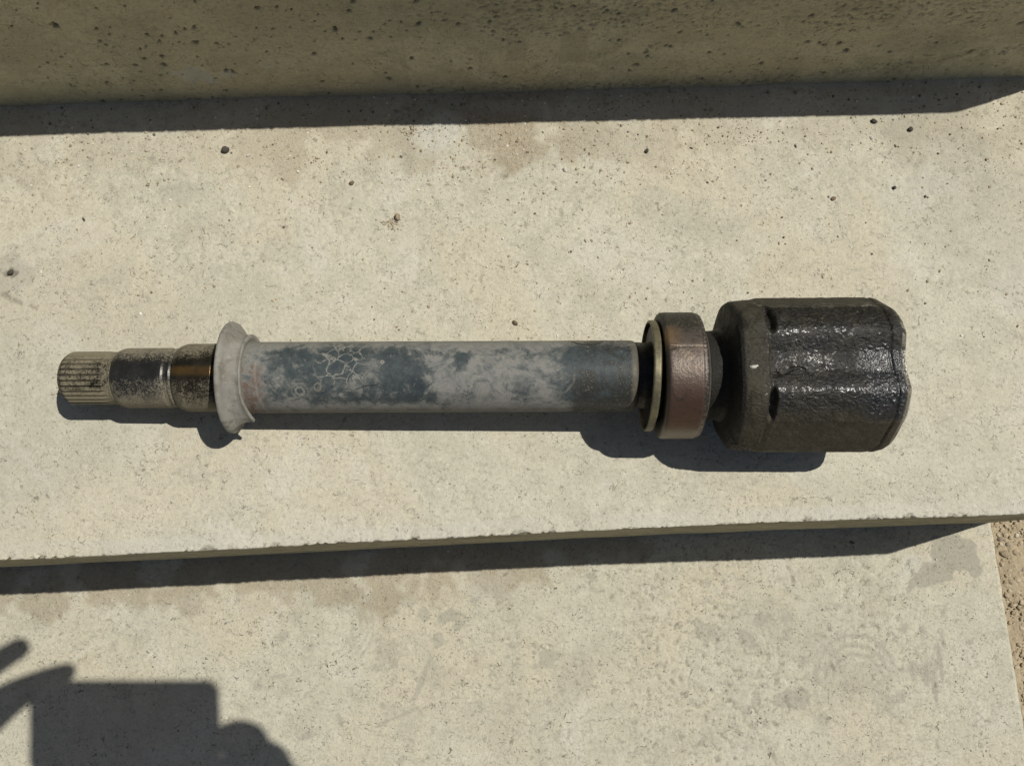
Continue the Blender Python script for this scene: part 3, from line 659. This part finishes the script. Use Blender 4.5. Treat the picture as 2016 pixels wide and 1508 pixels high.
# thin brassy retaining ring with a dark backing plate
N = NT('olive_metal'); v = N.obj(); f = N.noise(v, 500, 4, .7); b = N.noise(v, 90, 4, .6)
c = N.mix(N.step(b, .4, .65), (.18, .16, .095), (.105, .094, .058)); c = N.mix(N.step(f, .55, .68, 0, .6), c, (.30, .265, .17)); c = N.mix(N.step(f, .42, .34, 0, .8), c, (.05, .045, .03))
mat_olive = N.fin(c, .5, N.bump(f, .4, .0003), .45, .5)
ring = lathe('retaining_ring', [(98.0, 31.2), (98.1, 32.4), (98.6, 32.7), (101.6, 32.75), (102.4, 32.5), (102.5, 31.3), (102.3, 31.0), (98.4, 31.0)], mat_olive, 160, None, n1(.08, .4, 8), .6, closed=True, tilt=.045)
lathe('backing_plate', [(102.2, 31.2), (100.8, 30.9), (99.9, 29.5), (99.9, 19.5), (102.4, 19.5), (102.6, 31.2)], mat_black, 160, None, n1(.08, .3, 9), .8, closed=True, parent=ring, tilt=.045)

# bearing outer race
N = NT('race_steel'); v = N.obj(); t, th, r_ = axn(N); tw = th
b = N.noise(v, 60, 5, .6, .4); f = N.noise(v, 600, 4, .7); sv = N.scale(v, (.15, 1, 1)); bn = N.noise(sv, 160, 3, .6)
c = N.mix(N.step(N.math('ADD', tw, N.math('MULTIPLY', b, 40.0)), 10, 62), (.115, .092, .074), (.088, .050, .033))
c = N.mix(N.step(bn, .45, .65, 0, .5), c, (.07, .045, .034)); c = N.mix(N.step(N.noise(v, 140, 6, .78, .9), .52, .64, 0, .75), c, (.045, .035, .028)); c = N.mix(N.math('MULTIPLY', N.step(t, 107.2, 105.5), .7), c, (.03, .026, .02))
c = N.mix(N.math('MULTIPLY', N.step(N.math('ADD', tw, N.math('MULTIPLY', b, 24.0)), 74, 88), .7), c, (.19, .17, .13))
up_ = N.step(N.math('ADD', tw, N.math('MULTIPLY', b, 50.0)), 2, -12)
c = N.mix(N.math('MULTIPLY', up_, .95), c, N.mix(N.step(f, .48, .62), (.022, .021, .015), (.075, .066, .045)))
am = N.math('MULTIPLY', N.step(N.math('ABSOLUTE', N.math('ADD', tw, 24.0)), 3, 16, 1, 0), N.step(t, 105, 117, 1, .0)); c = N.mix(N.math('MULTIPLY', am, .6), c, (.24, .15, .065))
gm = N.math('MULTIPLY', N.step(N.math('ABSOLUTE', N.math('ADD', tw, 9.0)), 2, 10, 1, 0), N.step(b, .4, .55)); c = N.mix(N.math('MULTIPLY', gm, .4), c, (.30, .24, .16))
rt = N.step(t, 124.6, 125.2); c = N.mix(N.math('MULTIPLY', rt, .75), c, N.mix(N.step(f, .5, .6), (.04, .036, .03), (.17, .15, .12)))
mat_race = N.fin(c, N.step(up_, 0, 1, .40, .6), N.bump(N.math('ADD', f, N.math('MULTIPLY', N.math('ADD', up_, .2), bn)), .5, .0006), N.step(up_, 0, 1, .4, .1), .5)
def race_rf(T, TH, R):
    a = np.degrees((TH + PI) % (2 * PI) - PI); on = (R > 35)
    R = R - on * .55 * np.exp(-((a + 13.2) / .62) ** 2)                                    # the crack across the race
    R = R - on * .9 * np.exp(-((a + 11.6) / 1.5) ** 2) * (1 - ss(107, 110.5, T))           # notch at its left end
    return T, R
lathe('bearing', [(104.6, 27), (104.4, 34.2), (104.9, 35.9), (106.0, 36.9), (107.4, 37.15), (124.6, 37.15), (124.9, 36.8), (126.6, 36.6), (127.5, 36.0), (128, 34.6), (128, 27)], mat_race, 720, race_rf, n1(.035, .5, 10), .8, closed=True)
N = NT('seal_grey'); v = N.obj(); f = N.noise(v, 400, 4, .6)
mat_seal = N.fin(N.mix(N.step(f, .4, .65), (.085, .078, .068), (.12, .11, .095)), .55, N.bump(f, .4, .0004), .35, .5)
brg = [o for o in shaft.children if o.name == 'bearing'][0]
lathe('seal', [(127.8, 31.4), (128.4, 31.0), (129.0, 30.2), (129.8, 29.2), (130.4, 28.4), (130.6, 22)], mat_seal, 160, None, n1(.12, .25, 12), .8, parent=brg)
lathe('inner_face', [(104.7, 34.0), (106.6, 33.4), (106.8, 24), (105.8, 23.4), (105.6, 19.4)], mat_black, 120, None, n1(.08, .25, 13), 1.0, parent=brg)

# tripod joint housing: three broad lobes with narrow flutes between them
N = NT('greasy_casting'); v = N.obj(); t, th, r_ = axn(N); tw = th
b = N.noise(v, 45, 5, .6, .6); m = N.noise(v, 170, 5, .65, .3); f = N.noise(v, 700, 4, .72); g0 = N.noise(v, 1800, 2, .6)
c = N.mix(N.step(b, .38, .62), (.008, .0078, .0062), (.016, .0145, .010))
fr = N.math('MULTIPLY', N.step(N.math('ABSOLUTE', N.math('ADD', tw, N.math('MULTIPLY', b, 14.0))), 34, 60), 1.0)
fr = N.math('MAXIMUM', fr, N.step(N.math('ADD', t, N.math('MULTIPLY', m, 14.0)), 172, 160))    # dry, dirty parts: flanks and collar
c = N.mix(N.math('MULTIPLY', fr, .7), c, N.mix(N.step(m, .35, .68), (.034, .030, .018), (.070, .060, .036)))
c = N.mix(N.math('MULTIPLY', N.step(f, .56, .70), .35), c, (.10, .088, .066))
wet = N.math('MULTIPLY', N.step(b, .35, .6, .45, 1), N.math('SUBTRACT', 1.0, N.math('MULTIPLY', fr, .9)))
we = N.math('MULTIPLY', N.step(t, 205, 216), N.math('MULTIPLY', N.step(tw, -14, -4), N.step(tw, 42, 54, 1, 0))); wet = N.math('MAXIMUM', wet, we, clamp=True)
c = N.mix(N.math('MULTIPLY', we, .8), c, (.012, .013, .014))
rgh = N.math('SUBTRACT', .70, N.math('MULTIPLY', wet, .42)); rgh = N.math('ADD', rgh, N.step(m, .4, .65, -.06, .14))
h = N.math('ADD', N.math('MULTIPLY', m, 1.0), N.math('MULTIPLY', f, 1.0)); hc = N.math('ADD', N.math('MULTIPLY', m, .8), N.math('MULTIPLY', N.noise(v, 420, 3, .6, .6), N.math('ADD', .55, N.math('MULTIPLY', we, 1.6))))
nn = N.bump(h, .8, .0008); nn = N.bump(g0, .3, .00018, nn)
blk = N.step(t, 148.0, 145.2); c = N.mix(N.math('MULTIPLY', blk, .8), c, (.007, .0065, .005))  # left face blackened: its self-shadow painted in along with the grease
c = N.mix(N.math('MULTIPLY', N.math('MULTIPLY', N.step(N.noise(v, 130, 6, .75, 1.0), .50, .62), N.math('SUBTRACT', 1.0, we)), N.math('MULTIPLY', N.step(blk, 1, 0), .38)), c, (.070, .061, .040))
worn = N.math('MULTIPLY', N.step(t, 231.8, 233.4), N.step(N.math('ADD', m, N.math('MULTIPLY', f, .4)), .60, .72))
c = N.mix(N.math('MULTIPLY', worn, .8), c, (.34, .32, .27))
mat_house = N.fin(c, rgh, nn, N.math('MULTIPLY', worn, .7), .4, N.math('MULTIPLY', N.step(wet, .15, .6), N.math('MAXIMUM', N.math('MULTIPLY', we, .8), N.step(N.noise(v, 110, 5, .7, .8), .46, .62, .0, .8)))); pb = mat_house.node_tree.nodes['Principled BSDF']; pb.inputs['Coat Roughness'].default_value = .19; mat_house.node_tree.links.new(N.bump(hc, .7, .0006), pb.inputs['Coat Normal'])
def house_rf(T, TH, R):
    a = np.degrees((TH + PI) % (2 * PI) - PI); outer = (R > 37.5)
    fl = 0
    for c0 in (1, 121, -119):
        d = (a - c0 + 180) % 360 - 180; fl = np.maximum(fl, 1 - ss(5.0, 25.0, np.abs(d)))
        dd = np.abs((a - c0 - 60 + 180) % 360 - 180); R = np.where(outer & (T > 158) & (dd < 40), np.minimum(R, R * .968 / np.cos(np.radians(dd))), R)
    # flutes begin with a curved step after the collar and run out to the rim
    wob = 2.2 * fbm(a / 16, a * 0 + 1, 3, 61)
    st = ss(158.0 + wob * .5, 160.6 + wob * .5, T)
    dep = 2.2 + 5.6 * st
    R2 = R - outer * fl * dep * np.clip((R - 37.5) / 3, 0, 1)
    # recess at the start of the front lobe, and the round boss at the back with its hollow
    def dent(tc, ac, rt, ra, dp):
        d = np.hypot((T - tc) / rt, ((a - ac + 180) % 360 - 180) / ra); return dp * (1 - ss(.5, 1.05, d)) * outer
    R2 = R2 - dent(160.6, 34, 2.6, 15, 4.2) - dent(161.6, -34, 3.4, 16, 4.2) - dent(163, 12, 2.6, 3, 1.2)
    R2 = R2 + dent(152.5, -33, 9.0, 15, 2.2) + dent(152.5, 34, 6.0, 17, 1.0) 
    # facet edge across the collar
    R2 = R2 + outer * .8 * (1 - ss(158, 160, T)) * np.exp(-((a + 13) / 2.2) ** 2)
    # rim: a shallow groove, then a raised lip
    R2 = R2 - outer * .9 * np.exp(-((T - (226.6 + .9 * np.sin(TH * 3))) / .8) ** 2)
    return T, R2
def house_disp(T, TH, R):
    o = (R > 30) * 1.0; a = np.degrees((TH + PI) % (2 * PI) - PI); u = TH * 44; seam = ss(0, .25, np.abs(np.abs(a) - 180) / 40)
    crust = fbm(T * .22, u * .22, 5, 71, .62)
    top = 1 - ss(34, 62, np.abs(a))
    d = .16 * crust + top * .34 * np.clip(fbm(T * .5, u * .85, 5, 73, .62), -.3, 1)
    d = d + .5 * np.clip(fbm(T * .3, u * .3, 3, 79) - .5, 0, 1) * (1 - ss(150, 162, T))
    d = d - 1.0 * np.exp(-((a - (9 + 2.5 * np.sin(T * .35))) / 1.1) ** 2) * (1 - ss(178, 183, T)) * ss(163, 165, T)
    d = d + .9 * np.clip(fbm(T * .5, u * .5, 4, 83, .6) - .2, 0, 1) * ss(66, 74, a) * (1 - ss(104, 112, a)) * (1 - ss(156, 160, T))
    return d * o * seam
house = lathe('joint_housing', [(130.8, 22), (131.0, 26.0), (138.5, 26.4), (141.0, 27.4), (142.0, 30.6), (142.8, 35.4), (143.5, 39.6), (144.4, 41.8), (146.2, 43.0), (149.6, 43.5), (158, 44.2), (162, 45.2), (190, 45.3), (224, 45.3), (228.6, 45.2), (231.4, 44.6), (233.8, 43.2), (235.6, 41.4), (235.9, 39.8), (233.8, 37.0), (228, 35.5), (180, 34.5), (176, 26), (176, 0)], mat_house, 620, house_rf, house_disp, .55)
# bright nick and sliver of bare metal on the collar
N = NT('bare_metal'); mat_bare = N.fin((.40, .385, .34), .5, None, .2, .5)
def patch_on(name, t0, t1, a0, a1, r0, mat, parent, th=.25, n=9):
    T = []; rows = []
    V = []
    for i in range(n):
        u = i / (n - 1); t_ = t0 + (t1 - t0) * u; hw = (a1 - a0) / 2 * math.sqrt(max(0, 1 - (2 * u - 1) ** 4)) + .15; ac = (a0 + a1) / 2 + .4 * math.sin(u * 5)
        for (da, dr) in ((-hw, -.4), (-hw * .8, th), (hw * .8, th), (hw, -.4)):
            a_ = math.radians(ac + da); rr = r0 + dr; V.append((t_, -rr * math.sin(a_), rr * math.cos(a_)))
    V = np.array(V) * .001; V[:, 2] += ZA
    F = grid_faces(n, 4)
    return link(name, mesh_np(name, V, F), mat, parent)
patch_on('metal_sliver', 148.0, 154.4, 4.4, 7.4, 41.3, mat_bare, house)

# ------------------------------------------------------------------ the photographer's phone and hands (they cast the shadow at lower left)
N = NT('phone_plastic'); mat_ph = N.fin((.03, .03, .035), .35)
N = NT('screen_glass'); mat_sc = N.fin((.015, .016, .02), .1)
N = NT('skin'); v = N.obj(); n = N.noise(v, 60, 4, .6); mat_skin = N.fin(N.mix(n, (.50, .30, .21), (.58, .37, .27)), .5, N.bump(N.noise(v, 900, 3, .6), .2, .0004), spec=.4)
mat_skin.node_tree.nodes['Principled BSDF'].inputs['Subsurface Weight'].default_value = .08
N = NT('nail'); mat_nail = N.fin((.62, .42, .35), .3)
ph = bpy.data.objects.new('phone', None); C.objects.link(ph); ph.matrix_world = M4
tag(ph, 'phone held flat above the steps, casting the rectangular shadow at lower left', 'phone')
def rbox(name, x0, x1, y0, y1, z0, z1, r_, mat, parent, bev=.002):
    bm = bmesh.new(); pts = []
    for cx_, cy_, a0 in ((x1 - r_, y1 - r_, 0), (x0 + r_, y1 - r_, 90), (x0 + r_, y0 + r_, 180), (x1 - r_, y0 + r_, 270)):
        for k in range(7): a = math.radians(a0 + 15 * k); pts.append((cx_ + r_ * math.cos(a), cy_ + r_ * math.sin(a)))
    lo = [bm.verts.new((x, y, z0)) for x, y in pts]; f = bm.faces.new(lo[::-1]); hi = [bm.verts.new((x, y, z1)) for x, y in pts]; bm.faces.new(hi)
    for i in range(len(pts)): bm.faces.new((lo[i], lo[(i + 1) % len(pts)], hi[(i + 1) % len(pts)], hi[i]))
    bmesh.ops.bevel(bm, geom=[e for e in bm.edges if abs(e.verts[0].co.z - e.verts[1].co.z) < 1e-6], offset=bev, segments=3, affect='EDGES')
    me = bpy.data.meshes.new(name); bm.to_mesh(me); bm.free()
    for p in me.polygons: p.use_smooth = False
    return link(name, me, mat, parent)
# phone frame: x right, y up in the picture, z away from the steps
rbox('body', -.011, .134, -.054, .0155, .0035, .0115, .007, mat_ph, ph)
rbox('screen', -.008, .131, -.0515, .013, .0116, .0121, .005, mat_sc, ph, .0002)
rbox('camera_bump', -.008, .010, -.009, .0085, .0016, .0034, .004, mat_ph, ph, .0005)

person = bpy.data.objects.new('person', None); C.objects.link(person); person.matrix_world = M4
tag(person, 'photographer, seen only as the shadow of two hands holding the phone at lower left', 'person')
def hand(name, chains, root_r):
    """chains of (x,y,z,r) joined at a shared palm; one skinned mesh"""
    me = bpy.data.meshes.new(name); V = []; Ed = []; Rd = []
    idx = {}
    def add(p):
        k = tuple(round(q, 5) for q in p[:3])
        if k not in idx: idx[k] = len(V); V.append(p[:3]); Rd.append(p[3])
        return idx[k]
    for ch in chains:
        for a, b_ in zip(ch[:-1], ch[1:]): Ed.append((add(a), add(b_)))
    me.from_pydata(V, Ed, []); o = link(name, me, mat_skin, person)
    sk = o.modifiers.new('skin', 'SKIN'); sk.use_smooth_shade = True
    for i, d in enumerate(me.skin_vertices[0].data): d.radius = (Rd[i], Rd[i]); d.use_root = (i == 0)
    su = o.modifiers.new('sub', 'SUBSURF'); su.levels = 2; su.render_levels = 2
    return o
# left hand: forearm from the left, index finger stretched free, thumb on the phone's top edge, other fingers curled under its left edge
W_ = (-.170, -.100, .030, .029); PL = (-.105, -.052, .026, .024)
K1 = (-.085, -.012, .024, .016)
hand('hand', [[W_, (-.135, -.074, .028, .026), PL], [PL, K1, (-.058, .017, .022, .0115), (-.032, .036, .019, .0102), (-.009, .0500, .017, .0088)],
    [PL, (-.082, -.038, .018, .023), (-.056, -.018, .010, .0195), (-.028, .003, .003, .0140), (-.003, .0160, .001, .0092), (.0200, .0235, .003, .0072)],
    [PL, (-.104, -.050, .044, .013), (-.092, -.050, .056, .010), (-.080, -.052, .050, .0085)],
    [PL, (-.108, -.062, .046, .012), (-.096, -.066, .058, .009), (-.086, -.068, .052, .008)],
    [PL, (-.114, -.074, .044, .011), (-.104, -.080, .054, .008), (-.096, -.084, .048, .007)]], .02)
dx, dy = .009, .016
def sh(*ch): return [[(x + dx, y + dy, z, r_) for x, y, z, r_ in c_] for c_ in ch]
W2 = (.255, -.185, .020, .029); P2 = (.176, -.112, .018, .034)
hand('hand', sh([W2, (.222, -.150, .020, .029), P2], [P2, (.152, -.090, .012, .032), (.141, -.068, .006, .028), (.136, -.052, .004, .020)],
    [P2, (.158, -.074, .012, .0165), (.150, -.0435, .006, .0128), (.134, -.046, .000, .0160), (.118, -.050, -.004, .0090)],
    [P2, (.174, -.084, .012, .0165), (.1685, -.0585, .006, .0124), (.150, -.060, -.001, .0145), (.131, -.064, -.005, .0080)],
    [P2, (.190, -.098, .012, .0160), (.1855, -.0750, .006, .0118), (.167, -.077, -.001, .0100), (.147, -.080, -.005, .0078)],
    [P2, (.205, -.114, .012, .0150), (.2010, -.0925, .006, .0108), (.182, -.096, .0, .0090), (.166, -.100, -.004, .0072)],
    [P2, (.156, -.104, .030, .0165), (.136, -.088, .028, .0125), (.118, -.074, .024, .0105), (.103, -.064, .020, .0085)]), .02)
